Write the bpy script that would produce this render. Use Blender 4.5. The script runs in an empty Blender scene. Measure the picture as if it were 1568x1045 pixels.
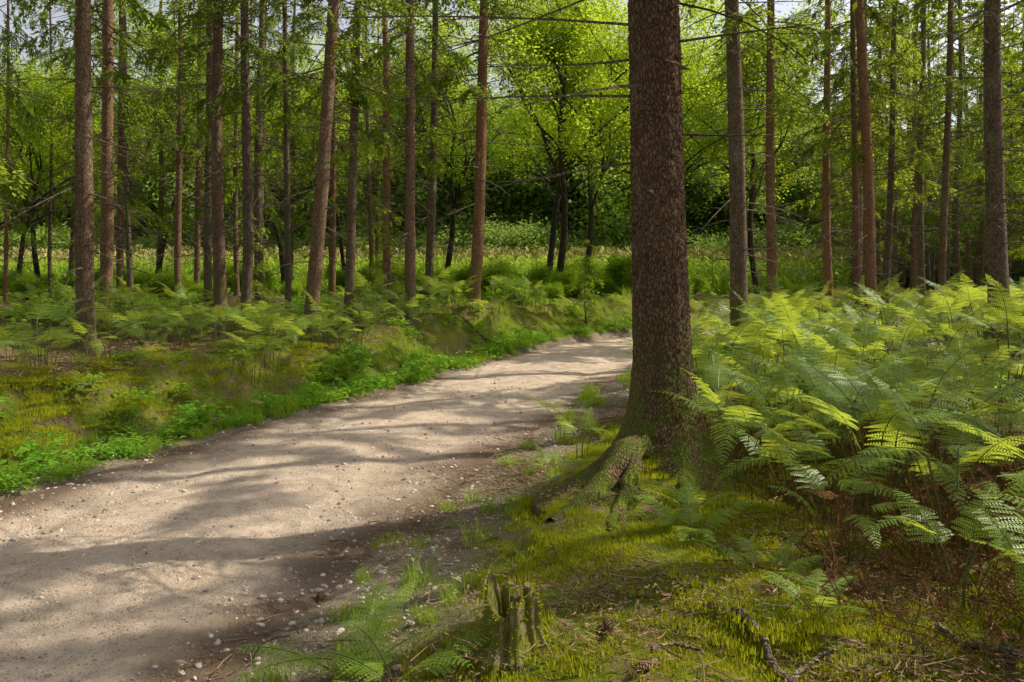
import bpy, math, numpy as np
from mathutils import Vector, Euler
rng=np.random.default_rng(11)
scene=bpy.context.scene
def U(a,b,n=None): return rng.uniform(a,b,n)
# ---------------------------------------------------------------- noise
def hsh(i,j,s):
    n=(i*374761393+j*668265263+s*1442695)&0xffffffff
    n=((n^(n>>13))*1274126177)&0xffffffff
    return ((n^(n>>16))&0xffff)/65535.0
def vn(x,y,s=0):
    x=np.asarray(x,float);y=np.asarray(y,float)
    xi=np.floor(x).astype(np.int64);yi=np.floor(y).astype(np.int64)
    fx=x-xi;fy=y-yi;fx=fx*fx*(3-2*fx);fy=fy*fy*(3-2*fy)
    a=hsh(xi,yi,s);b=hsh(xi+1,yi,s);c=hsh(xi,yi+1,s);d=hsh(xi+1,yi+1,s)
    return (a+(b-a)*fx)*(1-fy)+(c+(d-c)*fx)*fy
def fbm(x,y,o=3,s=0):
    r=0;a=.5;t=0
    for k in range(o):
        r=r+a*vn(x*2**k+17.3*k,y*2**k-9.1*k,s+k);t+=a;a*=.5
    return r/t-.5
def sst(a,b,x):
    t=np.clip((x-a)/(b-a),0,1);return t*t*(3-2*t)
def nrm(v): return v/np.maximum(np.linalg.norm(v,axis=-1,keepdims=True),1e-9)
# ---------------------------------------------------------------- mesh builder
class MB:
    def __init__(s): s.V=[];s.F=[];s.M=[];s.R=[];s.n=0
    def add(s,v,f,mat=0,r=None):
        v=np.asarray(v,float).reshape(-1,3);f=np.asarray(f,np.int64)
        s.V.append(v);s.F.append(f+s.n);s.M.append(np.full(len(f),mat,np.int32))
        if r is None: r=np.full(len(v),U(0,1))
        s.R.append(np.asarray(r,float)*np.ones(len(v)));s.n+=len(v)
    def leaves(s,P,A,W,mat=0,r=None,mid=.45,fold=0.0):
        P=P.reshape(-1,3);A=A.reshape(-1,3);W=W.reshape(-1,3);n=len(P)
        if n==0:return
        v=np.stack([P,P+mid*A+.5*W,P+A,P+mid*A-.5*W],1)
        if fold: v[:,1:4:2,2]+=fold*np.linalg.norm(W,axis=1)[:,None]
        f=np.arange(4*n).reshape(n,4)
        if r is None: r=U(0,1,n)
        s.add(v,f,mat,np.repeat(r.reshape(-1),4))
    def tube(s,pts,rad,k=6,mat=0,r=None,cap=False):
        pts=np.asarray(pts,float);rad=np.asarray(rad,float)*np.ones(len(pts))
        T=nrm(np.gradient(pts,axis=0))
        ref=np.array([0,0,1.]) if abs(T[:,2].mean())<.8 else np.array([1.,0,0])
        A=nrm(np.cross(T,ref));B=np.cross(A,T)
        th=np.linspace(0,2*np.pi,k,endpoint=False)
        v=pts[:,None]+rad[:,None,None]*(np.cos(th)[None,:,None]*A[:,None]+np.sin(th)[None,:,None]*B[:,None])
        n=len(pts);i=np.arange(n-1)[:,None]*k;j=np.arange(k)[None];j2=(j+1)%k
        f=np.stack([i+j,i+j2,i+k+j2,i+k+j],-1).reshape(-1,4)
        s.add(v.reshape(-1,3),f,mat,r)
        if cap:
            s.add(np.vstack([v[-1],pts[-1]+T[-1]*rad[-1]*.2]),np.array([[a,(a+1)%k,k] for a in range(k)]),mat,r)
    def mesh(s,name,mats,smooth=()):
        me=bpy.data.meshes.new(name)
        V=np.concatenate(s.V);me.vertices.add(len(V));me.vertices.foreach_set('co',V.astype(np.float32).ravel())
        L=np.concatenate([f.ravel() for f in s.F]);tot=np.concatenate([np.full(len(f),f.shape[1]) for f in s.F])
        st=np.concatenate([[0],np.cumsum(tot)[:-1]])
        me.loops.add(len(L));me.loops.foreach_set('vertex_index',L.astype(np.int32))
        me.polygons.add(len(tot));me.polygons.foreach_set('loop_start',st.astype(np.int32))
        M=np.concatenate(s.M);me.polygons.foreach_set('material_index',M)
        me.polygons.foreach_set('use_smooth',np.isin(M,list(smooth)))
        me.update(calc_edges=True)
        a=me.attributes.new('rnd','FLOAT','POINT');a.data.foreach_set('value',np.concatenate(s.R).astype(np.float32))
        for m in mats: me.materials.append(m)
        return me
def obj(name,me,loc=(0,0,0),rot=(0,0,0),scl=(1,1,1),parent=None):
    o=bpy.data.objects.new(name,me);scene.collection.objects.link(o)
    o.location=loc;o.rotation_euler=rot;o.scale=scl
    if parent:o.parent=parent
    return o
def scatter(name,meshes,P,R,S,idx=None):
    P=np.asarray(P,float).reshape(-1,3);n=len(P)
    col=bpy.data.collections.new(name+'_parts')
    for i,m in enumerate(meshes):
        o=bpy.data.objects.new('%s_part_%d'%(name,i),m);col.objects.link(o)
    me=bpy.data.meshes.new(name);me.vertices.add(n);me.vertices.foreach_set('co',P.astype(np.float32).ravel())
    a=me.attributes.new('rot','FLOAT_VECTOR','POINT');a.data.foreach_set('vector',np.asarray(R,np.float32).reshape(-1))
    a=me.attributes.new('scl','FLOAT','POINT');a.data.foreach_set('value',(np.asarray(S)*np.ones(n)).astype(np.float32))
    if idx is None: idx=rng.integers(0,len(meshes),n)
    a=me.attributes.new('idx','INT','POINT');a.data.foreach_set('value',np.asarray(idx,np.int32))
    o=obj(name,me)
    g=bpy.data.node_groups.new(name,'GeometryNodeTree')
    g.interface.new_socket('Geometry',in_out='INPUT',socket_type='NodeSocketGeometry')
    g.interface.new_socket('Geometry',in_out='OUTPUT',socket_type='NodeSocketGeometry')
    N=g.nodes;gi=N.new('NodeGroupInput');go=N.new('NodeGroupOutput')
    ci=N.new('GeometryNodeCollectionInfo');ci.inputs['Collection'].default_value=col
    ci.inputs['Separate Children'].default_value=True;ci.inputs['Reset Children'].default_value=True
    ip=N.new('GeometryNodeInstanceOnPoints');ip.inputs['Pick Instance'].default_value=True
    def at(nm,t):
        q=N.new('GeometryNodeInputNamedAttribute');q.data_type=t;q.inputs['Name'].default_value=nm;return q.outputs['Attribute']
    l=g.links.new
    l(gi.outputs[0],ip.inputs['Points']);l(ci.outputs[0],ip.inputs['Instance'])
    l(at('rot','FLOAT_VECTOR'),ip.inputs['Rotation']);l(at('scl','FLOAT'),ip.inputs['Scale']);l(at('idx','INT'),ip.inputs['Instance Index'])
    l(ip.outputs[0],go.inputs[0])
    m=o.modifiers.new('scatter','NODES');m.node_group=g
    return o
def zrot(n,tilt=.12):
    return np.stack([U(-tilt,tilt,n),U(-tilt,tilt,n),U(0,6.283,n)],1)
# ---------------------------------------------------------------- materials
class NT:
    def __init__(s,name):
        s.m=bpy.data.materials.new(name);s.m.use_nodes=True;s.t=s.m.node_tree;s.t.nodes.clear()
        s.out=s.n('ShaderNodeOutputMaterial')
    def n(s,t,**k):
        q=s.t.nodes.new(t)
        for a,b in k.items(): setattr(q,a,b)
        return q
    def l(s,a,b): s.t.links.new(a,b)
    def noise(s,vec,sc,det=4,rough=.6):
        q=s.n('ShaderNodeTexNoise');q.inputs['Scale'].default_value=sc;q.inputs['Detail'].default_value=det;q.inputs['Roughness'].default_value=rough
        if vec: s.l(vec,q.inputs['Vector'])
        return q.outputs['Fac']
    def vor(s,vec,sc,out='Distance',feat='F1'):
        q=s.n('ShaderNodeTexVoronoi',feature=feat);q.inputs['Scale'].default_value=sc
        if vec:s.l(vec,q.inputs['Vector'])
        return q.outputs[out]
    def ramp(s,f,a,b,lo=0.,hi=1.):
        q=s.n('ShaderNodeMapRange');q.inputs['From Min'].default_value=a;q.inputs['From Max'].default_value=b
        q.inputs['To Min'].default_value=lo;q.inputs['To Max'].default_value=hi;s.l(f,q.inputs['Value']);return q.outputs['Result']
    def mix(s,f,a,b,mode='MIX'):
        q=s.n('ShaderNodeMix',data_type='RGBA',blend_type=mode)
        for x,i in ((f,0),(a,6),(b,7)):
            if isinstance(x,(int,float)): q.inputs[i].default_value=x
            elif isinstance(x,tuple): q.inputs[i].default_value=x+(1,)
            else: s.l(x,q.inputs[i])
        return q.outputs[2]
    def math(s,op,a,b):
        q=s.n('ShaderNodeMath',operation=op)
        for x,i in ((a,0),(b,1)):
            if isinstance(x,(int,float)): q.inputs[i].default_value=x
            else:s.l(x,q.inputs[i])
        return q.outputs[0]
    def attr(s,nm): 
        q=s.n('ShaderNodeAttribute',attribute_name=nm);return q.outputs['Fac']
    def pr(s,col,rough=.9,bump=None,bs=.5,bd=.01,spec=.2):
        p=s.n('ShaderNodeBsdfPrincipled');p.inputs['Roughness'].default_value=rough;p.inputs['Specular IOR Level'].default_value=spec
        if isinstance(col,tuple):p.inputs['Base Color'].default_value=col+(1,)
        else:s.l(col,p.inputs['Base Color'])
        if bump is not None:
            b=s.n('ShaderNodeBump');b.inputs['Strength'].default_value=bs;b.inputs['Distance'].default_value=bd
            s.l(bump,b.inputs['Height']);s.l(b.outputs[0],p.inputs['Normal'])
        return p.outputs[0]
    def fin(s,sh): s.l(sh,s.out.inputs['Surface']);return s.m
def leafmat(name,c1,c2,tc,tf=.4,rough=.5,spec=.3):
    t=NT(name);oi=t.n('ShaderNodeObjectInfo').outputs['Random']
    c=t.mix(t.attr('rnd'),c1,c2)
    c=t.mix(t.ramp(oi,0,1,0,.45),c,tuple(x*.5 for x in c1))
    if spec>.15: d=t.pr(c,rough,spec=spec)
    else:
        q=t.n('ShaderNodeBsdfDiffuse');t.l(c,q.inputs['Color']);d=q.outputs[0]
    tr=t.n('ShaderNodeBsdfTranslucent');cc=t.mix(t.attr('rnd'),tc,tuple(x*.7 for x in tc));t.l(cc,tr.inputs['Color'])
    mx=t.n('ShaderNodeMixShader');mx.inputs[0].default_value=tf;t.l(d,mx.inputs[1]);t.l(tr.outputs[0],mx.inputs[2])
    return t.fin(mx.outputs[0])
def barkmat(name,ca,cb,cr,moss=.6,sc=1.,bs=.9):
    t=NT(name);tc=t.n('ShaderNodeTexCoord').outputs['Object']
    mp=t.n('ShaderNodeMapping');mp.inputs['Scale'].default_value=(sc,sc,sc*.45);t.l(tc,mp.inputs[0]);v=mp.outputs[0]
    nn=t.noise(v,14,5,.65)
    wv=t.n('ShaderNodeVectorMath',operation='ADD');t.l(v,wv.inputs[0])
    q=t.n('ShaderNodeTexNoise');q.inputs['Scale'].default_value=9;t.l(v,q.inputs['Vector'])
    sv=t.n('ShaderNodeVectorMath',operation='SCALE');t.l(q.outputs['Color'],sv.inputs[0]);sv.inputs['Scale'].default_value=.08;t.l(sv.outputs[0],wv.inputs[1])
    vo=t.vor(wv.outputs[0],34,'Distance','DISTANCE_TO_EDGE')
    fis=t.ramp(vo,0,.18)
    c=t.mix(t.ramp(nn,.25,.75),ca,cb);c=t.mix(t.ramp(t.noise(v,60,3),.3,.7,0,.5),c,tuple(x*.5 for x in ca))
    oi=t.n('ShaderNodeObjectInfo').outputs['Random']
    c=t.mix(t.ramp(oi,.45,1,0,.8),c,cr)
    c=t.mix(t.ramp(t.noise(tc,3,4,.7),.48,.7,0,.6),c,(cb[0]*1.05,cb[1]*1.18,cb[2]*1.1))
    c=t.mix(t.ramp(fis,0,1,.7,0),c,tuple(x*.3 for x in ca))
    sp=t.n('ShaderNodeSeparateXYZ');t.l(tc,sp.inputs[0])
    zf=t.ramp(sp.outputs['Z'],.1,1.2,1,0);mf=t.math('MULTIPLY',zf,t.ramp(t.noise(tc,7,4),.38,.56));mf=t.math('MULTIPLY',mf,moss)
    c=t.mix(mf,c,(.13,.17,.02))
    h=t.math('ADD',t.math('MULTIPLY',fis,.6),nn)
    return t.fin(t.pr(c,.92,h,bs,.014,.15))
M_bark=barkmat('spruce_bark',(.14,.095,.065),(.34,.25,.18),(.42,.19,.10))
M_barkmain=barkmat('main_spruce_bark',(.12,.066,.038),(.31,.19,.115),(.2,.12,.08),moss=1.,sc=1.5,bs=1.)
M_barkdec=barkmat('hardwood_bark',(.05,.04,.03),(.10,.085,.065),(.08,.07,.05),sc=.8)
M_twig=barkmat('dead_twig',(.15,.11,.08),(.32,.25,.18),(.2,.15,.11),moss=0)
M_need=leafmat('spruce_needles',(.045,.10,.02),(.14,.21,.034),(.42,.52,.05),.42,spec=.1)
M_need2=leafmat('young_spruce_needles',(.10,.18,.023),(.25,.33,.042),(.62,.74,.06),.45,spec=.1)
M_dec=leafmat('hardwood_leaves',(.12,.22,.02),(.25,.38,.035),(.75,.92,.06),.54,spec=.1)
M_bush=leafmat('bush_leaves',(.12,.22,.025),(.25,.39,.04),(.66,.88,.06),.48,spec=.1)
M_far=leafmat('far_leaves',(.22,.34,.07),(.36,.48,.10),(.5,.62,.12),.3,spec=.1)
M_fern=leafmat('fern_frond',(.13,.26,.045),(.33,.46,.07),(.78,.9,.08),.47,.4,.35)
M_fernstem=leafmat('fern_stem',(.12,.15,.04),(.16,.17,.05),(.1,.1,.02),.1)
M_grass=leafmat('grass_blade',(.14,.28,.025),(.34,.48,.05),(.65,.82,.07),.44,spec=.1)
M_weed=leafmat('weed_leaf',(.11,.27,.03),(.24,.44,.05),(.6,.85,.08),.44,spec=.1)
M_moss=leafmat('moss_tuft',(.17,.21,.012),(.52,.54,.03),(.75,.75,.04),.35,.8,.1)
M_dead=leafmat('dead_bracken',(.15,.07,.035),(.30,.155,.08),(.25,.12,.05),.25,.8,.1)
M_lit=leafmat('litter',(.16,.095,.05),(.5,.34,.22),(.2,.12,.06),.15,.8,.1)
M_corn=leafmat('corn_leaf',(.25,.4,.04),(.4,.52,.06),(.6,.75,.1),.4,spec=.1)
M_tassel=leafmat('corn_tassel',(.72,.62,.25),(.8,.72,.34),(.45,.4,.18),.3,spec=.1)
t=NT('pebble');M_peb=t.fin(t.pr(t.mix(t.n('ShaderNodeObjectInfo').outputs['Random'],(.2,.155,.125),(.72,.62,.52)),.85))
t=NT('dirt_road');tc=t.n('ShaderNodeTexCoord').outputs['Object']
n1=t.noise(tc,.9,4);n2=t.noise(tc,7,6,.7);n3=t.noise(tc,60,5,.75);v1=t.vor(tc,45);vc=t.vor(tc,45,'Color');v2=t.vor(tc,110)
c=t.mix(t.ramp(n2,.34,.62),(.42,.285,.205),(.86,.68,.52));c=t.mix(t.ramp(n1,.35,.65,0,.5),c,(.50,.345,.25))
c=t.mix(t.ramp(n3,.38,.62,0,.5),c,(.88,.74,.60));c=t.mix(t.ramp(v2,.15,.4,.35,0),c,(.24,.165,.12))
peb=t.math('MULTIPLY',t.ramp(v1,.18,.3,1,0),t.ramp(t.noise(tc,3,3),.42,.58))
c=t.mix(t.math('MULTIPLY',peb,.7),c,t.mix(vc,(.22,.17,.14),(.85,.74,.63)))
c=t.mix(t.ramp(t.attr('edge'),0,1,0,.9),c,(.16,.105,.068))
h=t.math('ADD',t.math('ADD',t.math('MULTIPLY',n2,1.2),t.math('MULTIPLY',n3,.7)),t.math('MULTIPLY',peb,.6))
M_road=t.fin(t.pr(c,.95,h,1.,.035,.1))
t=NT('forest_floor');tc=t.n('ShaderNodeTexCoord').outputs['Object']
n1=t.noise(tc,2.2,5);n2=t.noise(tc,25,5,.75);n3=t.noise(tc,110,4,.7)
lit=t.mix(t.ramp(n2,.3,.7),(.14,.075,.042),(.38,.25,.15));lit=t.mix(t.ramp(n3,.45,.7,0,.7),lit,(.5,.35,.23))
mos=t.mix(t.ramp(n2,.3,.7),(.08,.11,.010),(.38,.41,.028));mos=t.mix(t.ramp(n1,.35,.65,0,.6),mos,(.13,.20,.022))
mos=t.mix(t.ramp(t.noise(tc,9,4,.7),.56,.68,0,.85),mos,(.20,.12,.06))
grs=t.mix(t.ramp(n2,.3,.7),(.08,.12,.02),(.2,.28,.04))
grv=t.mix(t.ramp(n2,.3,.7),(.18,.13,.09),(.48,.37,.28));grv=t.mix(t.ramp(n3,.5,.7,0,.8),grv,(.72,.62,.5))
c=t.mix(t.attr('grass'),lit,grs)
mm=t.math('MULTIPLY',t.attr('moss'),t.ramp(t.noise(tc,5,4,.7),.36,.5));c=t.mix(mm,c,mos)
c=t.mix(t.attr('gravel'),c,grv)
h=t.math('ADD',n2,t.math('MULTIPLY',n3,.5))
M_ground=t.fin(t.pr(c,.95,h,1.,.06,.1))
# ---------------------------------------------------------------- terrain
CL=np.array([(-4.2,-8),(-3.45,-3),(-3.05,0),(-2.55,3),(-2.03,5.5),(-1.2,8),(-.52,9.7),(.55,12.6),(1.95,15.8),(4.3,18.4),(8.5,20.8),(14,22.5),(25,25),(45,29)])
def cr(P,n=14):
    out=[]
    for i in range(len(P)-1):
        p0=P[max(i-1,0)];p1=P[i];p2=P[i+1];p3=P[min(i+2,len(P)-1)]
        for q in np.linspace(0,1,n,endpoint=False):
            out.append(.5*((2*p1)+(-p0+p2)*q+(2*p0-5*p1+4*p2-p3)*q*q+(-p0+3*p1-3*p2+p3)*q**3))
    out.append(P[-1]);return np.array(out)
C=cr(CL);CT=nrm(np.gradient(C,axis=0))
def roadc(x,y):
    x=np.asarray(x,float).ravel();y=np.asarray(y,float).ravel()
    S=np.empty(len(x))
    for a in range(0,len(x),20000):
        dx=x[a:a+20000,None]-C[None,:,0];dy=y[a:a+20000,None]-C[None,:,1]
        d=dx*dx+dy*dy;i=d.argmin(1);r=np.arange(len(i))
        ddx=dx[r,i];ddy=dy[r,i];sg=np.sign(ddx*CT[i,1]-ddy*CT[i,0])
        perp=np.abs(ddx*CT[i,1]-ddy*CT[i,0]);dd=np.sqrt(d[r,i])
        S[a:a+20000]=sg*np.where(dd<3,perp,dd)
    return S
def hw(y): return 1.42-.22*sst(6,13,y)
def road_z(x,y,s): return .02-.03*(s/1.4)**2-.03*np.exp(-((np.abs(s)-.75)/.22)**2)+.03*fbm(x*1.2,y*1.2,3,5)
TX,TY=1.02,5.35
def terrain(x,y,full=False):
    shp=np.shape(x);x=np.asarray(x,float).ravel();y=np.asarray(y,float).ravel()
    s=roadc(x,y);e=np.abs(s)-hw(y)+.28*fbm(x*1.7,y*1.7,3,3)+.1*fbm(x*7,y*7,2,8)
    rz=road_z(x,y,np.clip(s,-1.5,1.5))
    L=sst(.45,1.2,e+.5*fbm(x*.6,y*.6,2,21))*(.58+.4*fbm(x*.9,y*.9,2,31))+sst(.4,1.1,e)*.5*fbm(x*1.9,y*1.9,3,41)
    L=L-.22*sst(1.6,3,e)+.25*sst(10,24,y)
    R=sst(.1,1.7,e)*.2+.24*sst(2.4,6,e)+sst(.4,1.2,e)*.16*fbm(x*1.6,y*1.6,3,51)+.1*sst(12,25,y)
    R=R+.07*np.exp(-((x-.75)**2/.35+(y-3.4)**2/.5))
    ax,ay,bx,by=TX-.1,TY-.15,.2,4.25
    tt=np.clip(((x-ax)*(bx-ax)+(y-ay)*(by-ay))/((bx-ax)**2+(by-ay)**2),0,1)
    dr=np.hypot(x-ax-tt*(bx-ax),y-ay-tt*(by-ay))
    R=R+.19*np.exp(-(dr/.22)**2)*(1-.7*tt)*sst(0,.3,tt)
    z=np.where(s<0,L,R)+.015+.10*fbm(x*3,y*3,3,61)*sst(.2,.8,e)+.03*fbm(x*12,y*12,2,71)*sst(0,.4,e)
    far=sst(30,36,np.hypot(x,y));z=z*(1-far)+.3*far
    k=sst(-.12,.12,e);z=(rz-.06)*(1-k)+np.maximum(z,rz-.06+.08*k)*k
    if not full: return z.reshape(shp)
    return z.reshape(shp),s.reshape(shp),e.reshape(shp)
def gr(a,b,c,d,fine,k):
    mid=np.arange(b,c,fine)
    st=fine;p=c;up=[]
    while p<d: up.append(p);st*=k;p+=st
    up.append(d);st=fine;p=b;dn=[]
    while p>a: st*=k;p-=st;dn.append(p)
    return np.concatenate([np.array(dn[::-1]),mid,np.array(up)])
xs=gr(-500,-4.5,3.2,500,.03,1.035);ys=gr(-60,2.2,8.5,900,.03,1.03)
X,Y=np.meshgrid(xs,ys);Z,S_,E_=terrain(X,Y,True)
nx,ny=len(xs),len(ys)
i=np.arange(ny-1)[:,None]*nx;j=np.arange(nx-1)[None]
F=np.stack([i+j,i+j+1,i+j+nx+1,i+j+nx],-1).reshape(-1,4)
mb=MB();mb.add(np.stack([X,Y,Z],-1),F,0,0);gm=mb.mesh('ground',[M_ground],(0,))
def masks(x,y,s,e):
    n=fbm(x*.8,y*.8,3,81);n2=fbm(x*2.5,y*2.5,3,91)
    left=s<0
    grass=np.where(left,sst(.0,.2,e)*(1-sst(.6,1.1,e+n)),sst(.0,.3,e)*(1-sst(.6,1.2,e+n*1.5)))
    moss=np.where(left,sst(.45,.9,e)*(1-.8*sst(2.5,4,e+n*3)),sst(.5,1.0,e)*(1-.75*sst(2.6,4,e)))
    gravel=(1-sst(.0,.25,e+n2*.5))*1.0
    gravel=np.maximum(gravel,np.where(left,0,.9*(1-sst(.4,1.1,e+n2*1.6))))
    f=sst(26,33,np.hypot(x,y));grass=np.maximum(grass,f);moss=moss*(1-f);gravel=gravel*(1-f)
    return grass,moss,gravel
for nm,a in zip(('grass','moss','gravel'),masks(X,Y,S_,E_)):
    q=gm.attributes.new(nm,'FLOAT','POINT');q.data.foreach_set('value',a.astype(np.float32).ravel())
obj('ground',gm)
cs=cr(CL[1:],70);ct=nrm(np.gradient(cs,axis=0));ss=np.linspace(-1.95,1.95,110)
RX=cs[:,None,0]+ss[None]*ct[:,None,1];RY=cs[:,None,1]-ss[None]*ct[:,None,0]
SS=ss[None]*np.ones((len(cs),1))
RZ=road_z(RX,RY,np.clip(SS,-1.5,1.5))+.024*fbm(RX*6,RY*6,3,15)+.004*fbm(RX*30,RY*30,2,19)-.03*sst(1.5,1.9,np.abs(SS))
nx,ny=len(ss),len(cs);i=np.arange(ny-1)[:,None]*nx;j=np.arange(nx-1)[None]
F=np.stack([i+j,i+j+1,i+j+nx+1,i+j+nx],-1).reshape(-1,4)
mb=MB();mb.add(np.stack([RX,RY,RZ],-1),F,0,0);rm=mb.mesh('dirt_road',[M_road],(0,))
q=rm.attributes.new('edge','FLOAT','POINT');q.data.foreach_set('value',sst(.8,1.4,np.abs(SS)+.7*fbm(RX*2,RY*2,3,7)).astype(np.float32).ravel())
obj('dirt_road',rm)
def gz(x,y): return terrain(np.atleast_1d(x),np.atleast_1d(y))
# ---------------------------------------------------------------- spruce
ZU=np.array([0,0,1.])
def branch(mb,o,az,L,drop,mat_b,mat_n,dens=1.,tuft=.14):
    t=np.linspace(0,1,7);d=np.array([math.cos(az),math.sin(az),0]);pr=np.array([-d[1],d[0],0])
    wob=U(-.12,.12)
    P=o+L*t[:,None]*d+(L*wob*t**2)[:,None]*pr
    P[:,2]+=L*(-drop*t**1.3+.22*drop*t**3)+.05*L*np.sin(t*5+U(0,6))*.3
    mb.tube(P,.016*(L/2)**.5*(1-t*.85)+.002,3,mat_b)
    n=max(4,int(L/.085*dens));tt=np.sort(U(.12,1,n))
    p=np.stack([np.interp(tt,t,P[:,k]) for k in range(3)],1)
    sd=np.where(np.arange(n)%2,1.,-1.)
    D=nrm(d[None]*U(.4,.8,n)[:,None]+sd[:,None]*pr[None]*U(.5,.9,n)[:,None]+ZU[None]*U(-1.3,-.1,n)[:,None])
    l=(.16+.26*L*(1-tt)**.8)*U(.6,1.15,n)
    K=8;s=np.linspace(.08,1,K)
    Q=p[:,None]+D[:,None]*(l[:,None]*s)[...,None];Q[...,2]-=.35*l[:,None]*s**2
    side=nrm(np.cross(D,ZU[None]))
    A=[];PP=[];W=[]
    for q in (1,-1):
        j=rng.normal(0,.22,(n,K,3))
        a=D[:,None]*.65+q*side[:,None]*.62+j
        PP.append(Q);A.append(nrm(a)*tuft*U(.7,1.2,(n,K))[...,None]*(1-.3*s)[None,:,None])
        W.append(nrm(np.cross(a,ZU+rng.normal(0,.6,(n,K,3))))*tuft*.34)
    r=np.clip(U(0,1,(n,1))*.6+U(0,.4,(n,K)),0,1)
    mb.leaves(np.array(PP),np.array(A),np.array(W),mat_n,np.array([r,r]))
def deadtwig(mb,o,az,L,mat,r=.008):
    t=np.linspace(0,1,5);d=np.array([math.cos(az),math.sin(az),0]);pr=np.array([-d[1],d[0],0])
    P=o+L*t[:,None]*d+(L*U(-.2,.2)*t**2)[:,None]*pr;P[:,2]+=L*(U(-.4,.2)*t+U(-.25,.1)*t*t)
    mb.tube(P,r*(1-t*.75),3,mat)
    for _ in range(int(L*3.5)):
        q=U(.25,.9);c=np.array([np.interp(q,t,P[:,k]) for k in range(3)]);a=az+U(-1,1);l=L*U(.15,.45)
        e=c+l*np.array([math.cos(a),math.sin(a),U(-.5,.2)]);mb.tube([c,(c+e)/2+rng.normal(0,.02,3),e],[r*.4,r*.3,r*.15],3,mat)
def crown(mb,H,rf,live0,dens,maxL,cx,mb_b=1,mb_n=2,tuft=.14,top=None,twigs=4.,tw0=1.3,bd=None):
    z=tw0
    while z<min(live0+3,H-1):
        z+=U(.5,1.5)/twigs;a=U(0,6.28);r=rf(z)
        deadtwig(mb,np.array([cx(z)+r*.9*math.cos(a),r*.9*math.sin(a),z]),a,(U(.12,1.3) if z<live0-1 else U(.6,2.))*min(1,H/8),mb_b,.014)
    z=live0
    while z<(top or H-.3):
        z+=U(.12,.34)/dens;f=min(.99,(z-live0)/(H-live0));a=U(0,6.28);r=rf(z)*.8
        L=maxL*(1-f)**.75*U(.6,1.1)*(.6+.4*min(1,f*5))+.2
        branch(mb,np.array([cx(z)+r*math.cos(a),r*math.sin(a),z]),a,L,U(.15,.7)*(1-f*.8),mb_b,mb_n,bd or (1. if z<11 else .6),tuft if z<11 else tuft*1.5)
def spruce(name,H=19,r0=.15,live0=5.,dens=1.,maxL=2.3,needles=None,low=1.1,twigs=9.,tuft=.14,bd=None):
    mb=MB();ph=U(0,6);cx=lambda z:.07*math.sin(z*.6+ph)*min(1,z)
    zs=np.concatenate([[-.35,-.1,0,.08,.2,.4,.8],np.arange(1.2,H,.45),[H]])
    rf=lambda z:r0*max(.03,(1-.93*max(z,0)/H))
    rad=np.array([rf(z)*(1+.75*math.exp(-max(z,-.05)/.13)) for z in zs])
    k=14;th=np.linspace(0,6.283,k,endpoint=False);lob=1+.22*np.sin(th*3+ph)[None]*np.exp(-np.maximum(zs,0)/.2)[:,None]+U(-.06,.06,(len(zs),k))
    v=np.stack([np.array([cx(z) for z in zs])[:,None]+rad[:,None]*lob*np.cos(th),rad[:,None]*lob*np.sin(th),zs[:,None]*np.ones(k)],-1)
    n=len(zs);i=np.arange(n-1)[:,None]*k;j=np.arange(k)[None];j2=(j+1)%k
    mb.add(v,np.stack([i+j,i+j2,i+k+j2,i+k+j],-1).reshape(-1,4),0)
    crown(mb,H,rf,live0,dens,maxL,cx,tw0=low,twigs=twigs,tuft=tuft,bd=bd)
    return mb.mesh(name,[M_bark,M_twig,needles or M_need],(0,))
SP={'A':spruce('spruce_a',20,live0=4.0,dens=.78,maxL=2.6),'B':spruce('spruce_b',19,live0=3.4,dens=.65,maxL=2.2,needles=M_need2),
    'C':spruce('spruce_c',18,live0=2.6,dens=.8,maxL=2.5),'D':spruce('spruce_d',21,live0=4.8,dens=.68,maxL=2.4),
    'E':spruce('spruce_e',16,live0=2.0,dens=.65,maxL=2.3,needles=M_need2),
    'F':spruce('shade_spruce_f',18,live0=9,dens=.26,maxL=2.1,twigs=3,bd=1.5),  # off-view variant; sparse clumpy crown shaped to cast dappled shadow
    'G':spruce('shade_spruce_g',20,live0=9.3,dens=.9,maxL=2.6,twigs=3,bd=1.2)}  # off-view variant; dense high crown shaped to shade the near road
SY=spruce('young_spruce_a',3.2,r0=.03,live0=.25,dens=1.5,maxL=1.,needles=M_need2,low=.2,tuft=.09)
def tree(v,x,y,dia,lean=0,name='spruce_tree',leany=0):
    s=dia/.30*.93;hs=.75+.35*s if s<1 else 1.
    z=float(gz(x,y)[0])
    o=obj(name,SP[v],(x,y,z),(0,0,0),(s**.9,s**.9,hs))
    e=Euler((math.radians(leany),math.radians(lean),0)).to_matrix()@Euler((0,0,U(0,6.28))).to_matrix()
    o.rotation_euler=e.to_euler();return o
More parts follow.
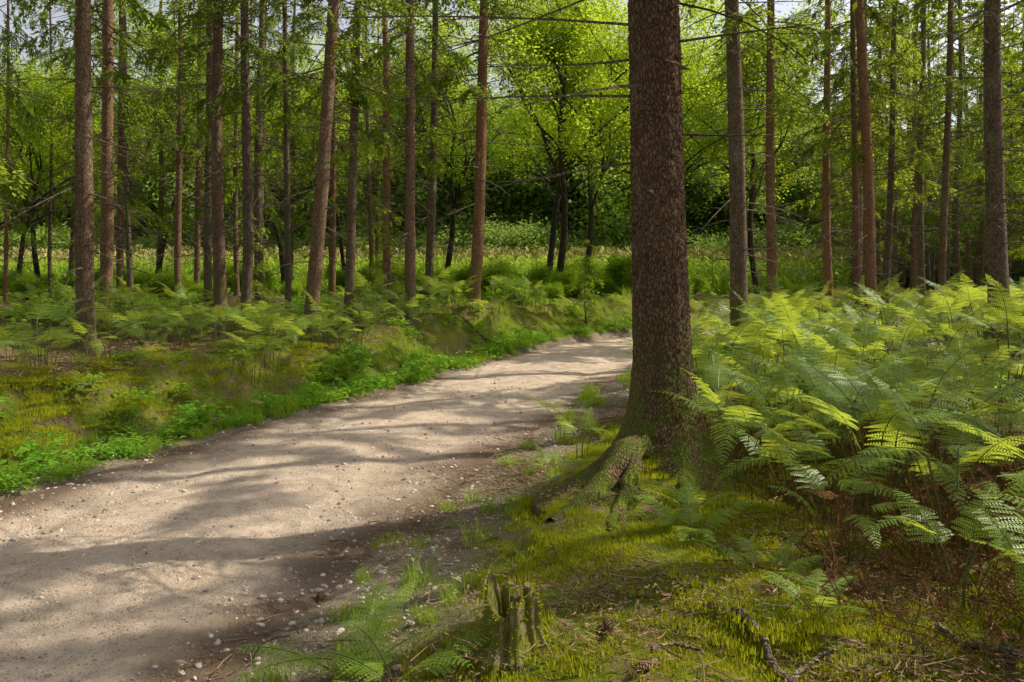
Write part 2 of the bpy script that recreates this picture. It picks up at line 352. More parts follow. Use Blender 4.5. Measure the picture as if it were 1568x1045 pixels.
hero=[('D',-6.1,11.4,.27,0),('A',-8.18,16,.27,.5),('B',-10.05,21,.15,-1.2),('A',-8.8,21,.2,0),('C',-8.87,22.4,.18,.5),('A',-7.23,19,.2,0),
('D',-5.31,14.5,.24,-.2),('A',-4.8,14.3,.2,.3),('B',-6.34,20,.24,.2),('B',-7.95,23,.16,0),('A',-4.35,15.5,.13,-.5),('A',-3.22,12.5,.24,4.6),
('B',-2.88,14,.18,1.5),('A',-3.07,20,.23,-1.2),('D',-1.79,14,.2,0),('B',-1.8,17,.2,1.5),('A',-.8,16.5,.27,2.4),
('C',-8.5,13,.11,.5),('E',-13.9,24,.12,0),('E',-12.7,20,.11,0),
('D',3.72,13,.31,-1.6),('B',5.26,16,.22,-.6),('B',7.97,20,.24,-.5),('A',7.36,17,.16,-.3),('D',7.23,16,.25,-1.8),('B',8.4,18,.17,2.4),
('B',10.3,20,.2,-.5),('A',9.2,17,.17,1),('D',7.35,12,.31,-.8),('E',-6.9,8.6,.24,0)]
for v,x,y,dia,ln in hero: tree(v,x,y,dia,ln,leany=U(-.8,.8))
taken=[(a[1],a[2]) for a in hero]+[(TX,TY)]
def place(x0,x1,y0,y1,n,cond,sp=2.6):
    out=[]
    for _ in range(n*40):
        if len(out)>=n:break
        x=U(x0,x1);y=U(y0,y1)
        if abs(roadc([x],[y])[0])<2.6 or not cond(x,y):continue
        if min((x-a)**2+(y-b)**2 for a,b in taken)<sp*sp:continue
        taken.append((x,y));out.append((x,y))
    return out
vf=.643
for v,x,y,d in [('G',7.2,6.1,.3),('F',4.75,6.5,.33),('F',6.4,8.9,.32),('F',3.95,4.35,.3),('F',8.4,10.9,.3),('F',9.9,8.0,.28),('F',10.6,12.4,.28)]:  # unseen trees added right of the frame for their shadows on road and moss
    tree(v,x,y,d);taken.append((x,y))
for x,y in place(4.5,26,-6,15,15,lambda x,y:x>vf*max(y,0)+1.8 and abs((x-.8)*.292-(y-3.4)*.956)>.9,2.6):  # out-of-frame shadow casters; strip left free so sun reaches the foreground moss
    tree('F',x,y,U(.2,.32),U(-1.5,1.5))
for x,y in place(-18,-7,-2,14,7,lambda x,y:x<-vf*max(y,0)-1.5,2.6):
    tree('B',x,y,U(.2,.3),U(-1.5,1.5))
for x,y in place(-14,14,-15,-1.5,18,lambda x,y:math.hypot(x,y)>3.2,2.6):  # trees added behind the camera, unseen, to block sky light and deepen shade
    tree('A',x,y,U(.24,.32),U(-1.5,1.5))
P=place(4,45,19,52,92,lambda x,y:x>.34*y+2.3 and x<vf*y+8,2.1)
keys=['A','B','C','E']
PP=np.array([(x,y,float(gz(x,y)[0])-.05) for x,y in P])
scatter('spruce_forest',[SP[k] for k in keys],PP,zrot(len(P),.03),U(.7,1.1,len(P)),rng.integers(0,4,len(P)))
for x,y in place(-22,-3.5,17,31,13,lambda x,y:x>-vf*y-3,1.8): tree('C' if U(0,1)<.45 else 'E',x,y,U(.14,.26),U(-1.5,1.5))
for x,y in [(-2.7,17.6),(1.75,18.8),(-5.6,17.),(-9.6,17.5),(-12,15.5),(10.5,14.6)]:
    obj('young_spruce_tree',SY,(x,y,float(gz(x,y)[0])-.03),(0,0,U(0,6)),(U(.6,1.),)*3)
# ---------------------------------------------------------------- main spruce
mb=MB()
H=20;R0=.188
rf=lambda z:R0*max(.03,(1-.93*max(z,0)/H)) if z>1.5 else R0*(1-.93*1.5/H)+(1.5-z)*.012
cx=lambda z:-.022*z
zs=np.concatenate([np.arange(-.4,4.3,.009),np.arange(4.4,H,.5)]);k=150;th=np.linspace(0,2*np.pi,k,endpoint=False)+np.pi/2
zz=zs[:,None]*np.ones(k);tt=th[None]*np.ones((len(zs),1))
rr=np.array([rf(z) for z in zs])[:,None]*np.ones(k)
zc=np.maximum(zz-.06,-.12)
cl=lambda a,p:np.clip(np.cos(tt-math.radians(a)),0,1)**p
lob=.55+1.7*cl(225,5)+1.2*cl(335,5)+.7*cl(120,6)+1.*cl(283,8)+.9*cl(190,7)
rr=rr+lob*.19*np.exp(-zc/.22)+.03*np.exp(-zc/.7)*np.sin(tt*3+1)
u=tt*3.2
wx=u+1.2*fbm(u*1.5,zz*6,2,3)
plate=np.abs(fbm(wx*5,zz*16,3,5))*2
rr=rr+.022*np.minimum(plate,.4)+.018*fbm(u*1.2,zz*2.5,3,9)+.012*fbm(u*14,zz*45,2,13)
v=np.stack([-.022*zz+rr*np.cos(tt),rr*np.sin(tt),zz],-1)
n=len(zs);i=np.arange(n-1)[:,None]*k;j=np.arange(k)[None];j2=(j+1)%k
mb.add(v,np.stack([i+j,i+j2,i+k+j2,i+k+j],-1).reshape(-1,4),0)
for _ in range(46):
    z=U(.9,4.2);a=U(0,6.28);r=rf(z)+.004;o=np.array([cx(z)+(r-.02)*math.cos(a),(r-.02)*math.sin(a),z]);d=np.array([math.cos(a),math.sin(a),U(-.5,.3)])
    mb.tube([o,o+d*.025,o+d*U(.035,.09)],[.02,.012,.006],6,0,cap=True)
for z,a,L in [(3.02,3.3,1.9),(2.55,3.05,1.5),(3.35,2.8,1.7),(2.6,3.9,.9),(3.2,.3,1.2),(2.9,-.4,.9),(2.3,.1,.7),(3.4,-.2,1.3),(3.5,3.5,1.4),(1.9,-1.9,.35),(2.75,-1.3,.4),(2.1,3.3,1.1),(2.8,3.0,.8)]:
    r=rf(z)*.9;deadtwig(mb,np.array([cx(z)+r*math.cos(a),r*math.sin(a),z]),a,L,1,.012)
crown(mb,H,rf,6.2,.5,2.1,cx,tw0=3.2,twigs=4)
for z,a,L in [(3.9,3.4,1.6),(4.1,.2,1.7),(4.3,2.7,1.5),(3.75,-.5,1.3)]: branch(mb,np.array([cx(z)+.15*math.cos(a),.15*math.sin(a),z]),a,L,.45,1,2,.7,.09)
zt=float(gz(TX,TY)[0])-.04
for Pr,r in [([(-.08,-.1),(-.28,-.38),(-.48,-.62),(-.66,-.85),(-.80,-1.05)],.09),([(.02,-.12),(.05,-.4),(.0,-.7),(-.06,-.9)],.065),([(-.12,-.02),(-.4,-.1),(-.6,-.25)],.06),([(.12,-.05),(.38,-.18),(.55,-.4)],.06),([(-.2,-.3),(-.3,-.6),(-.45,-.95),(-.5,-1.2)],.05)]:
    q=cr(np.array(Pr),7);t_=np.linspace(0,1,len(q));q=q+rng.normal(0,.008,q.shape)
    z=gz(q[:,0]+TX,q[:,1]+TY)-zt+r*(.4-.75*t_)+.12*(1-t_)**4
    mb.tube(np.c_[q,z],r*(1.15-.6*t_)*U(.9,1.1,len(q)),12,0)
obj('tall_spruce_tree',mb.mesh('tall_spruce_tree',[M_barkmain,M_twig,M_need],(0,)),(TX,TY,zt))
# ---------------------------------------------------------------- hardwoods
def hardwood(name,H,r0,mat,seed_dir=(0,0,1),first=.35,nleaf=26,leaf=.085,stems=1,spread=1.,depth=4,tr=.38,bole=.6):
    mb=MB();LP=[]
    def grow(p,d,L,r,dep):
        n=6;pts=[p];dd=d.copy()
        for _ in range(n):
            dd=nrm(dd+rng.normal(0,.13 if dep<depth else .07,3)+np.array([0,0,.05]));pts.append(pts[-1]+dd*L/n)
        pts=np.array(pts);rad=r*(1-np.linspace(0,1,n+1)*.45)
        mb.tube(pts,rad,8 if dep==depth else (5 if dep>1 else 3),0)
        if dep<=1:
            for q in pts[2:]: LP.append(q)
        if dep==0:return
        nc=3 if dep<depth else 7
        for c in range(nc+1):
            f=U(first if dep==depth else .3,1);q=np.array([np.interp(f,np.linspace(0,1,n+1),pts[:,m]) for m in range(3)])
            if c==nc:q=pts[-1]
            a=U(0,6.28);o=np.array([math.cos(a),math.sin(a),U(-.1,.5)])*spread
            grow(q,nrm(dd*.55+o*(.9 if c<nc else .3)),L*(U(.42,.62)*.6/bole if dep==depth else U(.5,.75)),r*.45*(1.2-f*.4),dep-1)
    for s in range(stems):
        a=U(0,6.28);b=np.array([math.cos(a),math.sin(a),0])*(0 if stems==1 else U(.1,.6))
        d=nrm(np.array(seed_dir)+(0 if stems==1 else 1)*b*1.2)
        grow(np.array([0,0,-.1])+b*.5,d,H*bole*(1 if stems==1 else U(.6,1)),r0,depth)
    Q=np.array(LP);n=len(Q);P=Q[:,None]+rng.normal(0,tr*.5,(n,nleaf,3))
    cl=U(0,1,(n,1))*.6+U(0,.4,(n,nleaf))
    A=nrm(rng.normal(0,1,(n,nleaf,3))*np.array([1,1,.5])+np.array([0,0,-.25]))*leaf*U(.7,1.3,(n,nleaf))[...,None]
    W=nrm(np.cross(A,rng.normal(0,.45,(n,nleaf,3))+ZU))*leaf*.68
    mb.leaves(P,A,W,1,cl,mid=.42,fold=.12)
    return mb.mesh(name,[M_barkdec,mat],(0,))
HW=[hardwood('beech_a',10,.1,M_dec,(.12,0,1),nleaf=8,leaf=.105),hardwood('beech_b',9.5,.13,M_dec,(.14,0,1),nleaf=8,leaf=.105,first=.45,bole=.72),hardwood('beech_c',11,.13,M_dec,(0,.05,1),nleaf=8,leaf=.105,first=.4)]
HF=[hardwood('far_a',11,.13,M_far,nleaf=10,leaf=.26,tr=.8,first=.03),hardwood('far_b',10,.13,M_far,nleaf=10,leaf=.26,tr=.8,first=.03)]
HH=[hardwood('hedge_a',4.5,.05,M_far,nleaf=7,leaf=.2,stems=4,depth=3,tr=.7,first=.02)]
BU=[hardwood('bush_a',2.2,.02,M_bush,nleaf=5,leaf=.09,stems=5,depth=3,tr=.3,first=.15),hardwood('bush_b',1.6,.02,M_bush,nleaf=5,leaf=.075,stems=6,depth=3,tr=.26,first=.1)]
for m,x,y,s,rz in [(1,1.2,22,.85,0),(1,2.0,22.8,.75,.5),(2,-11.6,26,.8,1),(0,5.2,26,.85,2),(1,8.2,26.5,.85,3),(0,-6,29,.8,4),(1,-16,27,.75,5),(2,1.4,30.5,1.05,1.5),(0,-20,30,.85,2.5),(1,-2.6,30.5,.95,.7),(0,5.5,32,1.1,5.2),(2,-14.3,23,.6,2.),(2,-9,31.5,.9,3.3)]:
    obj('beech_tree',HW[m],(x,y,float(gz(x,y)[0])),(0,0,rz),(s,)*3)
P=[]
for _ in range(1200):
    x=U(-24,12);y=U(21,30)
    if abs(roadc([x],[y])[0])<2.3 or (x>4+.1*y and U(0,1)<.6):continue
    if y<24.5 and x<-3 and U(0,1)<.75:continue
    if len(P)<90:P.append((x,y))
P+= [(-2.2,20.5),(-1.2,21),(-.3,20.8),(.4,21.8),(-3.4,21.5),(1.,20.6),(2.6,22.6),(3.3,23),(4.4,22.9),(-4.6,19),(-.1,19.2)]
P=np.array(P);scatter('bush_thicket',BU,np.c_[P,gz(P[:,0],P[:,1])],zrot(len(P)),U(.28,.62,len(P)))
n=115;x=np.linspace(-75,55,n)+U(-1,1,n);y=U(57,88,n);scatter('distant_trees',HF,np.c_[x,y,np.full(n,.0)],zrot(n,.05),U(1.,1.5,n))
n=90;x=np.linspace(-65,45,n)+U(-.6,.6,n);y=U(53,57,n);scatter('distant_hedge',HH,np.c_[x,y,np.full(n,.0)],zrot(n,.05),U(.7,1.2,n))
def corn():
    mb=MB();mb.tube([(0,0,0),(.02,0,1),(0,.02,1.9)],[.014,.012,.006],4,0)
    for q in range(10):
        z=.35+q*.15;a=q*2.6+U(-.4,.4);t=np.linspace(0,1,6);L=U(.6,.85);d=np.array([math.cos(a),math.sin(a),0]);pr=np.array([-d[1],d[0],0])
        c=np.array([0,0,z])+d*(L*t)[:,None];c[:,2]+=.45*t-.75*t*t
        w=.045*np.sin(np.pi*(t*.85+.12));v=np.stack([c-pr*w[:,None],c+pr*w[:,None]],1).reshape(-1,3)
        mb.add(v,[[2*m,2*m+1,2*m+3,2*m+2] for m in range(5)],0)
    for q in range(9):
        a=U(0,6.28);o=np.array([0,0,1.85]);d=np.array([math.cos(a)*.5,math.sin(a)*.5,1]);mb.tube([o,o+d*.15,o+d*.3+np.array([0,0,-.03])],[.014,.019,.007],3,1)
    return mb.mesh('corn_plant',[M_corn,M_tassel])
P=[(x+U(-.1,.1),y+U(-.08,.08)) for y in np.arange(34,50,.9) for x in np.arange(-32,16,.33)]
P=np.array(P);scatter('corn_field',[corn(),corn()],np.c_[P,np.full(len(P),.3)],zrot(len(P)),U(.85,1.1,len(P)))
# ---------------------------------------------------------------- ferns
def frond(mb,b,az,el,L,droop,ms,mf,width=.36):
    n=20;t=np.linspace(0,1,n+1);d=np.array([math.cos(az),math.sin(az),0]);pr=np.array([-d[1],d[0],0])
    ang=el-droop*t**1.2;stp=np.cos(ang)[:,None]*d+np.sin(ang)[:,None]*ZU
    P=b+np.vstack([[0,0,0],np.cumsum(stp[:-1]*L/n,0)]);P+=(U(-.12,.12)*L*t**2)[:,None]*pr
    mb.tube(P,.0035*(1-t*.8),3,ms)
    r0=U(0,.5)
    for i in range(2,n+1):
        T=nrm(P[i]-P[i-1]);tt=t[i]
        l=L*width*(1-tt)**.85*min(1,(i-.2)/3.)*U(.88,1.08)+.012
        for sd in (1,-1):
            D=nrm(sd*pr*.92+T*.38+ZU*U(-.28,.05));nj=int(max(4,min(13,l/.013)))
            s=(np.arange(nj)+.5)/nj
            c=P[i]+D*(l*s)[:,None];c[:,2]-=.12*l*s**2
            o=nrm(T-D*np.dot(T,D));pl=(.10*l*(1-s)**.6+.006);sp=l/nj*.85
            tilt=U(-.2,.2)
            for q in (1,-1):
                A=(o*q*.93+D*.36+ZU*tilt)*pl[:,None];W=np.tile(D*sp,(nj,1))
                mb.leaves(c,A,W,mf,np.clip(r0+U(0,.5,nj),0,1),mid=.3)
            W=np.array([[*(o*.005)]]);mb.leaves(P[i][None],(D*l+np.array([0,0,-.12*l]))[None],W,mf)
def fern(name,nf,hs,L,ms,mf,el=(.1,.8),dr=(.5,1.3),w=.36,mats=None):
    mb=MB();a0=U(0,6.28)
    for q in range(nf):
        a=a0+q*6.283/nf+U(-.5,.5);h=hs*U(.7,1.2);le=np.array([math.cos(a),math.sin(a),0])
        b0=le*U(0,.1);b1=b0+le*h*.22+ZU*h
        mb.tube([b0-ZU*.03,(b0+b1)/2-le*.03,b1],[.005,.0045,.0038],4,ms)
        frond(mb,b1,a+U(-.3,.3),U(*el),L*U(.75,1.15),U(*dr),ms,mf,w)
    return mb.mesh(name,mats or [M_fernstem,M_fern])
FE=[fern('fern_%d'%q,[5,6,5,5,6][q],[.42,.55,.6,.35,.5][q],[.54,.52,.58,.48,.55][q],0,1,(.1,1.2),(.4,1.6),.32) for q in range(5)]
FL=[fern('low_fern_%d'%q,6,.06,.42,0,1,(.3,1.0),(.4,1.1),.27) for q in range(2)]
FD=[fern('withered_fern_%d'%q,3,.22,.34,0,1,(-.6,.2),(1.,2.4),.16,[M_dead,M_dead]) for q in range(2)]
def pts(x0,x1,y0,y1,n,f):
    x=U(x0,x1,n);y=U(y0,y1,n);z,s,e=terrain(x,y,True);k=f(x,y,s,e)>U(0,1,n)
    return x[k],y[k],z[k]
fe=lambda x,y,s,e:((s>0)&(e>.8)&(x>1.62+.15*np.sin(y*3)-.2*sst(3.8,2.6,y))&(np.hypot(x-TX,y-TY)>.6)&(np.hypot(x-.5,y)>2.9)&(x<vf*y+1.6))*(.35+.65*sst(-.15,.1,fbm(x*.6,y*.6,2,77)))
x,y,z=pts(1.4,14,2.4,10,620,fe)
scatter('bracken_fern_undergrowth',FE,np.c_[x,y,z],zrot(len(x),.25),U(.5,1.2,len(x)))
x,y,z=pts(1.3,5,2.4,7,60,lambda x,y,s,e:((s>0)&(x>1.55)&(np.hypot(x-.5,y)>2.9)&(np.hypot(x-TX,y-TY)>.5))*.7)
scatter('withered_fern_fronds',FD,np.c_[x,y,z],zrot(len(x),.3),U(.7,1.2,len(x)))
fe2=lambda x,y,s,e:((s>0)&(e>.8)&(x<vf*y+1.6))*1.
x,y,z=pts(2,18,10,22,520,fe2)
scatter('bracken_fern_bed',FE,np.c_[x,y,z],zrot(len(x),.22),U(.75,1.3,len(x)))
fl=lambda x,y,s,e:((s<0)&(e>.8))*sst(-.2,.08,fbm(x*.4,y*.4,2,97))
x,y,z=pts(-12,1,7.5,19,600,fl)
scatter('woodland_fern_patch',FE,np.c_[x,y,z],zrot(len(x),.2),U(.5,.98,len(x)))
for v,x,y,s in [(0,1.5,5.0,.9),(3,1.6,4.6,.85),(2,1.85,4.1,.9),(1,2.0,3.6,.85),(4,1.75,5.8,1.),(3,.55,6.3,.6),(0,.45,7.2,.6),(1,2.4,4.9,1.),(2,2.2,5.5,1.05),(3,1.78,3.15,.75),(0,1.5,3.6,.65),(2,1.45,5.6,.8),(1,1.38,4.75,.8),(4,1.62,4.2,.8),(0,2.0,2.95,.7),(1,-4.3,8.6,.75),(3,-3.5,9.6,.8),(0,-2.7,10.6,.8),(4,-5.3,8.,.75),(2,-2.2,11.5,.75),(1,-4.9,9.4,.8),(0,-6.0,8.9,.8)]:
    obj('bracken_fern',FE[v],(x,y,float(gz(x,y)[0])),(0,0,U(0,6.28)),(s,)*3)
for v,x,y,s in [(0,-.6,3.02,1.),(1,-.42,2.82,.95),(1,.9,4.0,.75),(0,1.1,3.4,.6),(0,1.15,3.0,.55),(1,1.,4.5,.7),(0,.3,6.0,.6)]:
    obj('small_fern',FL[v],(x,y,float(gz(x,y)[0])),(0,0,U(0,6.28)),(s,)*3)
def deadb():
    mb=MB()
    for q in range(14):
        a=U(0,6.28);L=U(.3,.8);el=U(.1,1.3);o=np.array([U(-.2,.2),U(-.2,.2),0]);d=np.array([math.cos(a)*math.cos(el),math.sin(a)*math.cos(el),math.sin(el)])
        t=np.linspace(0,1,6)[:,None];P=o+d*L*t+np.array([0,0,-.3])*L*t**2*math.cos(el)+rng.normal(0,.01,(6,3));mb.tube(P,.003,3,0)
        n=14;tt=U(.3,1,n);c=np.stack([np.interp(tt,t[:,0],P[:,m]) for m in range(3)],1)
        A=nrm(rng.normal(0,1,(n,3))+np.array([0,0,-.7]))*.06;W=nrm(np.cross(A,rng.normal(0,1,(n,3))))*.009;mb.leaves(c,A,W,0)
    return mb.mesh('dead_bracken',[M_dead])
dp=lambda x,y,s,e:((s>0)&(x>1.35-.15*(y<3.3))&(x<3.6)&(np.hypot(x-TX,y-TY)>.45))*1.
x,y,z=pts(1.2,3.6,2.3,7.5,190,dp);scatter('dead_bracken_tangle',[deadb(),deadb(),deadb()],np.c_[x,y,z],zrot(len(x)),U(.35,.85,len(x)))
# ---------------------------------------------------------------- grass, weeds, moss
def tuft(n,h,w,rad,mat,seg=3,lean=.5):
    mb=MB()
    R=rad*np.sqrt(U(0,1,n));ph=U(0,6.283,n)
    for q in range(n):
        a=U(0,6.28);b=np.array([R[q]*math.cos(ph[q]),R[q]*math.sin(ph[q]),-.012]);d=np.array([math.cos(a),math.sin(a),0]);pr=np.array([-d[1],d[0],0]);H_=h*U(.4,1.1);ln=U(.1,1)*lean
        t=np.linspace(0,1,seg+1);c=b+d*(H_*ln*t**2)[:,None];c[:,2]+=H_*t*(1-.35*ln*t)
        ww=w*(1-t*.85);v=np.stack([c-pr*ww[:,None]/2,c+pr*ww[:,None]/2],1).reshape(-1,3)
        mb.add(v,[[2*m,2*m+1,2*m+3,2*m+2] for m in range(seg)],0)
    return mb.mesh('tuft',[mat])
def weed(n,h,rad,leaf):
    mb=MB();P=np.stack([U(-rad,rad,n),U(-rad,rad,n),U(.1,1,n)*h],1);a=U(0,6.28,n)
    A=np.stack([np.cos(a),np.sin(a),U(-.5,.35,n)],1)*leaf*U(.6,1.2,n)[:,None];W=np.stack([-np.sin(a),np.cos(a),U(-.4,.4,n)],1)*leaf*.6
    mb.leaves(P,A,W,0,fold=.15)
    return mb.mesh('weed',[M_weed])
G=[tuft(90,.18,.007,.12,M_grass,lean=.9),tuft(65,.26,.007,.10,M_grass,lean=1.),tuft(110,.10,.006,.14,M_grass)]
WD=[weed(100,.12,.18,.06),weed(80,.2,.16,.075),weed(110,.07,.18,.045)]
MS=[tuft(420,.022,.006,.15,M_moss,1,.5),tuft(380,.036,.007,.14,M_moss,1,.6)]
def gd(x,y,s,e):
    g,m,v=masks(x,y,s,e);n=fbm(x*2.2,y*2.2,2,123)
    return np.where(s<0,g*.9+.12*((e>.8)&(e<3)&(n>.08)),np.maximum(g*.9,.2*(e<1.3))*sst(-.05,.12,n)*.9)*(e>.02)
x,y,z=pts(-7,4,2.2,21,6500,gd);scatter('verge_grass',G,np.c_[x,y,z],zrot(len(x),.25),U(.35,.95,len(x))*(.85+.3*(y>8)))
def wd(x,y,s,e): return np.where(s<0,sst(.0,.1,e)*(1-sst(.55,.9,e+fbm(x,y,2,5))),0)*(.5+.5*(fbm(x*1.5,y*1.5,2,9)>-.05))+.2*((s<0)&(e>.6)&(e<2.8)&(fbm(x*2,y*2,2,33)>.05))
x,y,z=pts(-8,3,3,21,5600,wd);scatter('verge_weeds',WD,np.c_[x,y,z],zrot(len(x),.25),U(.5,1.2,len(x)))
def wr(x,y,s,e): return (s>0)*(e>1.2)*sst(0,.15,fbm(x*.8,y*.8,2,44))*.6
x,y,z=pts(.5,16,7,22,1400,wr);scatter('undergrowth_weeds',WD,np.c_[x,y,z],zrot(len(x),.25),U(1.,2.,len(x)))
x,y,z=pts(-22,4,11,28,2400,lambda x,y,s,e:(s<0)*(e>1.3)*sst(-.05,.15,fbm(x*.6,y*.6,2,45))*.7);scatter('forest_floor_plants',WD+[G[1]],np.c_[x,y,z],zrot(len(x),.25),U(1.,2.,len(x)))
def md(x,y,s,e):
    g,m,v=masks(x,y,s,e);return m*(s>0)*(e>.4)*sst(-.16,.04,fbm(x*3,y*3,3,55))*(1-sst(2.2,3.2,x))
x,y,z=pts(-.6,3,2.1,7.5,3000,md);scatter('moss_carpet',MS,np.c_[x,y,z-.004],zrot(len(x),.2),U(.45,1.15,len(x)))
def ml(x,y,s,e): return (s<0)*(e>.7)*(e<3.2)*sst(-.12,.03,fbm(x*1.5,y*1.5,3,56))
x,y,z=pts(-8,-1,4,12,2200,ml);scatter('bank_moss',MS,np.c_[x,y,z-.004],zrot(len(x),.2),U(1.,1.6,len(x)))
def litter():
    mb=MB();n=200;P=np.stack([U(-.28,.28,n),U(-.28,.28,n),U(.002,.02,n)],1);a=U(0,6.28,n)
    A=np.stack([np.cos(a),np.sin(a),U(-.15,.3,n)],1)*U(.015,.05,n)[:,None];W=np.stack([-np.sin(a),np.cos(a),U(-.4,.4,n)],1)*U(.002,.009,n)[:,None];mb.leaves(P,A,W,0)
    for _ in range(12):
        a=U(0,6.28);o=np.array([U(-.25,.25),U(-.25,.25),.012]);d=np.array([math.cos(a),math.sin(a),U(-.05,.1)])*U(.05,.2);mb.tube([o,o+d*.5+rng.normal(0,.006,3),o+d],[.003,.0025,.0015],4,0)
    return mb.mesh('litter',[M_lit])
LT=[litter(),litter(),litter()]
x,y,z=pts(-1.2,4,2.2,9,800,lambda x,y,s,e:((s>0)&(e>-.1))*(.15+.6*(fbm(x*1.5,y*1.5,2,66)>.05)));scatter('needle_litter',LT,np.c_[x,y,z+.006],zrot(len(x),.12),U(.7,1.2,len(x)))
x,y,z=pts(-14,0,7,18,1100,lambda x,y,s,e:((s<0)&(e>1.2))*.7);scatter('twig_litter',LT,np.c_[x,y,z],zrot(len(x),.15),U(1.,2.,len(x)))
def peb():
    import bmesh
    bm=bmesh.new();bmesh.ops.create_icosphere(bm,subdivisions=2,radius=1)
    sc=(U(.8,1.2),U(.6,1.),U(.4,.65))
    for v in bm.verts:
        v.co=Vector((v.co.x*sc[0],v.co.y*sc[1],v.co.z*sc[2]))*U(.86,1.08)
    me=bpy.data.meshes.new('pebble');bm.to_mesh(me);bm.free();me.materials.append(M_peb)
    return me
def pd(x,y,s,e): return np.where(np.abs(e-.15)<.55,.9,np.where(e<0,.25+.5*(fbm(x,y,2,88)>.05),0))
n=18000;x=U(-5,2.,n);y=2.2+9*U(0,1,n)**1.6;z,s,e=terrain(x,y,True);k=(pd(x,y,s,e)>U(0,1,n))&(s>-2)
x,y,z,s,e=x[k],y[k],z[k],s[k],e[k];z=np.maximum(z,road_z(x,y,np.clip(s,-1.5,1.5)))
sz=.0035+.017*U(0,1,len(x))**5+.005*U(0,1,len(x))
scatter('gravel',[peb() for _ in range(5)],np.c_[x,y,z],zrot(len(x),.5),sz)
# ---------------------------------------------------------------- stump
mb=MB();k=90;th=np.linspace(0,2*np.pi,k,endpoint=False)
per=lambda f,s:vn(np.cos(th)*f+9,np.sin(th)*f+5,s)
jag=.05+.10*per(1.3,7)+.08*per(4,9)+.02*U(0,1,k)
ro=.085+.03*(per(2,3)-.5)+.03*(per(5,4)-.5)+.004*U(-1,1,k)
rings=[]
for q,(f,m) in enumerate([(-.6,1.7),(0,1.45),(.2,1.2),(.4,1.07),(.6,1.0),(.8,.97),(.93,.95),(1.,.9),(.95,.76),(.7,.64),(.35,.55),(.25,.3)]):
    w=m*(1+.12*(per(6,20+q)-.5))
    rings.append(np.stack([ro*w*np.cos(th),ro*w*np.sin(th),jag*f],1))
v=np.array(rings);n=len(rings);i=np.arange(n-1)[:,None]*k;j=np.arange(k)[None];j2=(j+1)%k
mb.add(v,np.stack([i+j,i+j2,i+k+j2,i+k+j],-1).reshape(-1,4),0)
m_=700;ii=rng.integers(0,k,m_);rj=rng.integers(1,8,m_);Pm=v[rj,ii]
A=np.c_[np.cos(th[ii]),np.sin(th[ii]),U(.2,1.2,m_)];A=nrm(A+rng.normal(0,.4,(m_,3)))*U(.01,.022,m_)[:,None];W=nrm(np.cross(A,rng.normal(0,1,(m_,3))))*.006
mb.leaves(Pm,A,W,1)
t=NT('rotten_wood');tc=t.n('ShaderNodeTexCoord').outputs['Object'];mp=t.n('ShaderNodeMapping');mp.inputs['Scale'].default_value=(1,1,.2);t.l(tc,mp.inputs[0])
n1=t.noise(mp.outputs[0],70,5,.7);n2=t.noise(tc,22,4,.7)
c=t.mix(t.ramp(n1,.3,.7),(.09,.06,.035),(.46,.35,.21));c=t.mix(t.ramp(n2,.42,.52,0,.8),c,(.17,.2,.02))
M_st=t.fin(t.pr(c,.95,n1,1.,.02,.1))
SX,SY_=.0,2.98
obj('tree_stump',mb.mesh('tree_stump',[M_st,M_moss]),(SX,SY_,float(gz(SX,SY_)[0])-.01),(0,0,0),(1.2,1.2,1.15))
def stick(P,r):
    P=np.array(P,float);q=cr(P,6);z=gz(q[:,0],q[:,1]);Q=np.c_[q,z+np.linspace(r*1.1,r*1.6,len(q))+.012]+rng.normal(0,.004,(len(q),3))
    return Q,np.linspace(r,r*.5,len(q))*U(.85,1.15,len(q))
mb=MB()
for P,r in [([(.84,3.05),(.9,2.9),(.9,2.75),(.93,2.6),(.96,2.4),(1.,2.2)],.017),([(.92,2.65),(1.02,2.75),(1.12,2.78)],.012),([(.84,3.05),(.78,3.1),(.75,3.12)],.009)]:
    Q,R=stick(P,r);mb.tube(Q,R,8,0,cap=True)
obj('fallen_branch',mb.mesh('fallen_branch',[M_twig],(0,)))
for P,r in [([(1.3,2.55),(1.45,2.5),(1.6,2.42)],.012),([(1.55,2.9),(1.75,2.6),(1.9,2.3)],.014),([(.6,2.9),(.64,2.86),(.67,2.8)],.008),([(-.95,3.4),(-1.3,3.35),(-1.7,3.45)],.004),([(.5,2.85),(.58,2.9),(.66,2.9)],.007),([(-6.5,10.2),(-7.2,10.),(-8,10.3)],.03),([(-5.,12.6),(-4.2,12.2),(-3.5,12.4)],.03),([(-1.6,15.),(-.9,14.8),(-.2,15.3)],.03)]:
    mb=MB();Q,R=stick(P,r);mb.tube(Q,R,7,0,cap=True);obj('fallen_stick',mb.mesh('fallen_stick',[M_twig],(0,)))
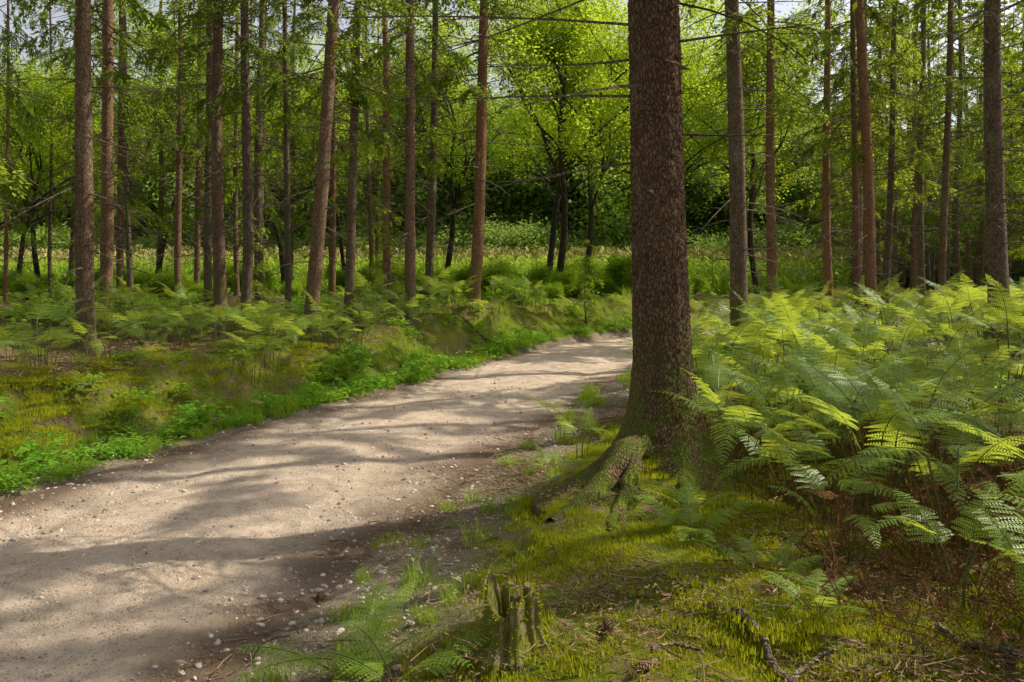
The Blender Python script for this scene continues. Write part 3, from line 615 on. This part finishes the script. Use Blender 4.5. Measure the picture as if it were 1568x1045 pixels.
def cone():
    mb=MB();t=np.linspace(0,1,9);mb.tube(np.c_[t*.1,t*0,t*0],.015*np.sin(np.pi*(t*.85+.1))+.002,8,0,cap=True)
    n=90;q=np.linspace(.02,.98,n);a=np.arange(n)*2.4;r=.015*np.sin(np.pi*(q*.85+.1))
    P=np.c_[q*.1,r*np.cos(a),r*np.sin(a)];rd=np.c_[q*0,np.cos(a),np.sin(a)];A=rd*.006+np.array([.013,0,0]);W=np.cross(rd,[1,0,0])*.011
    mb.leaves(P,A,W,0,mid=.6);return mb.mesh('spruce_cone',[M_lit])
cn=cone()
for x,y in [(.36,3.05),(.18,2.5),(-.95,3.95),(.5,2.75)]:
    obj('spruce_cone',cn,(x,y,float(gz(x,y)[0])+.03),(0,0,U(0,6)))
# ---------------------------------------------------------------- light, sky, camera
el=math.radians(47);az=math.radians(17)
sd=Vector((math.cos(az)*math.cos(el),math.sin(az)*math.cos(el),math.sin(el)))
L=bpy.data.lights.new('sun','SUN');L.energy=5;L.angle=math.radians(.5);L.color=(1,.93,.77)
o=bpy.data.objects.new('sun',L);scene.collection.objects.link(o);o.rotation_euler=sd.to_track_quat('Z','Y').to_euler();o.location=(20,5,30)
w=bpy.data.worlds.new('World');scene.world=w;w.use_nodes=True;nt=w.node_tree
bg=nt.nodes['Background'];sk=nt.nodes.new('ShaderNodeTexSky');sk.sky_type='NISHITA';sk.sun_disc=False
sk.sun_elevation=el;sk.sun_rotation=math.pi/2-az;sk.dust_density=3.
hs=nt.nodes.new('ShaderNodeHueSaturation');hs.inputs['Saturation'].default_value=.35;hs.inputs['Value'].default_value=1.2
nt.links.new(sk.outputs[0],hs.inputs['Color']);nt.links.new(hs.outputs[0],bg.inputs[0]);bg.inputs[1].default_value=.15
cam=bpy.data.cameras.new('camera');cam.lens=28;cam.sensor_width=36;cam.shift_y=-.071;cam.clip_end=2000;cam.clip_start=.05
co=bpy.data.objects.new('camera',cam);scene.collection.objects.link(co);co.location=(0,0,1.6);co.rotation_euler=(math.pi/2,0,0)
scene.camera=co
scene.view_settings.view_transform='Standard';scene.view_settings.look='None';scene.view_settings.exposure=0
print('verts',sum(len(m.vertices) for m in bpy.data.meshes))
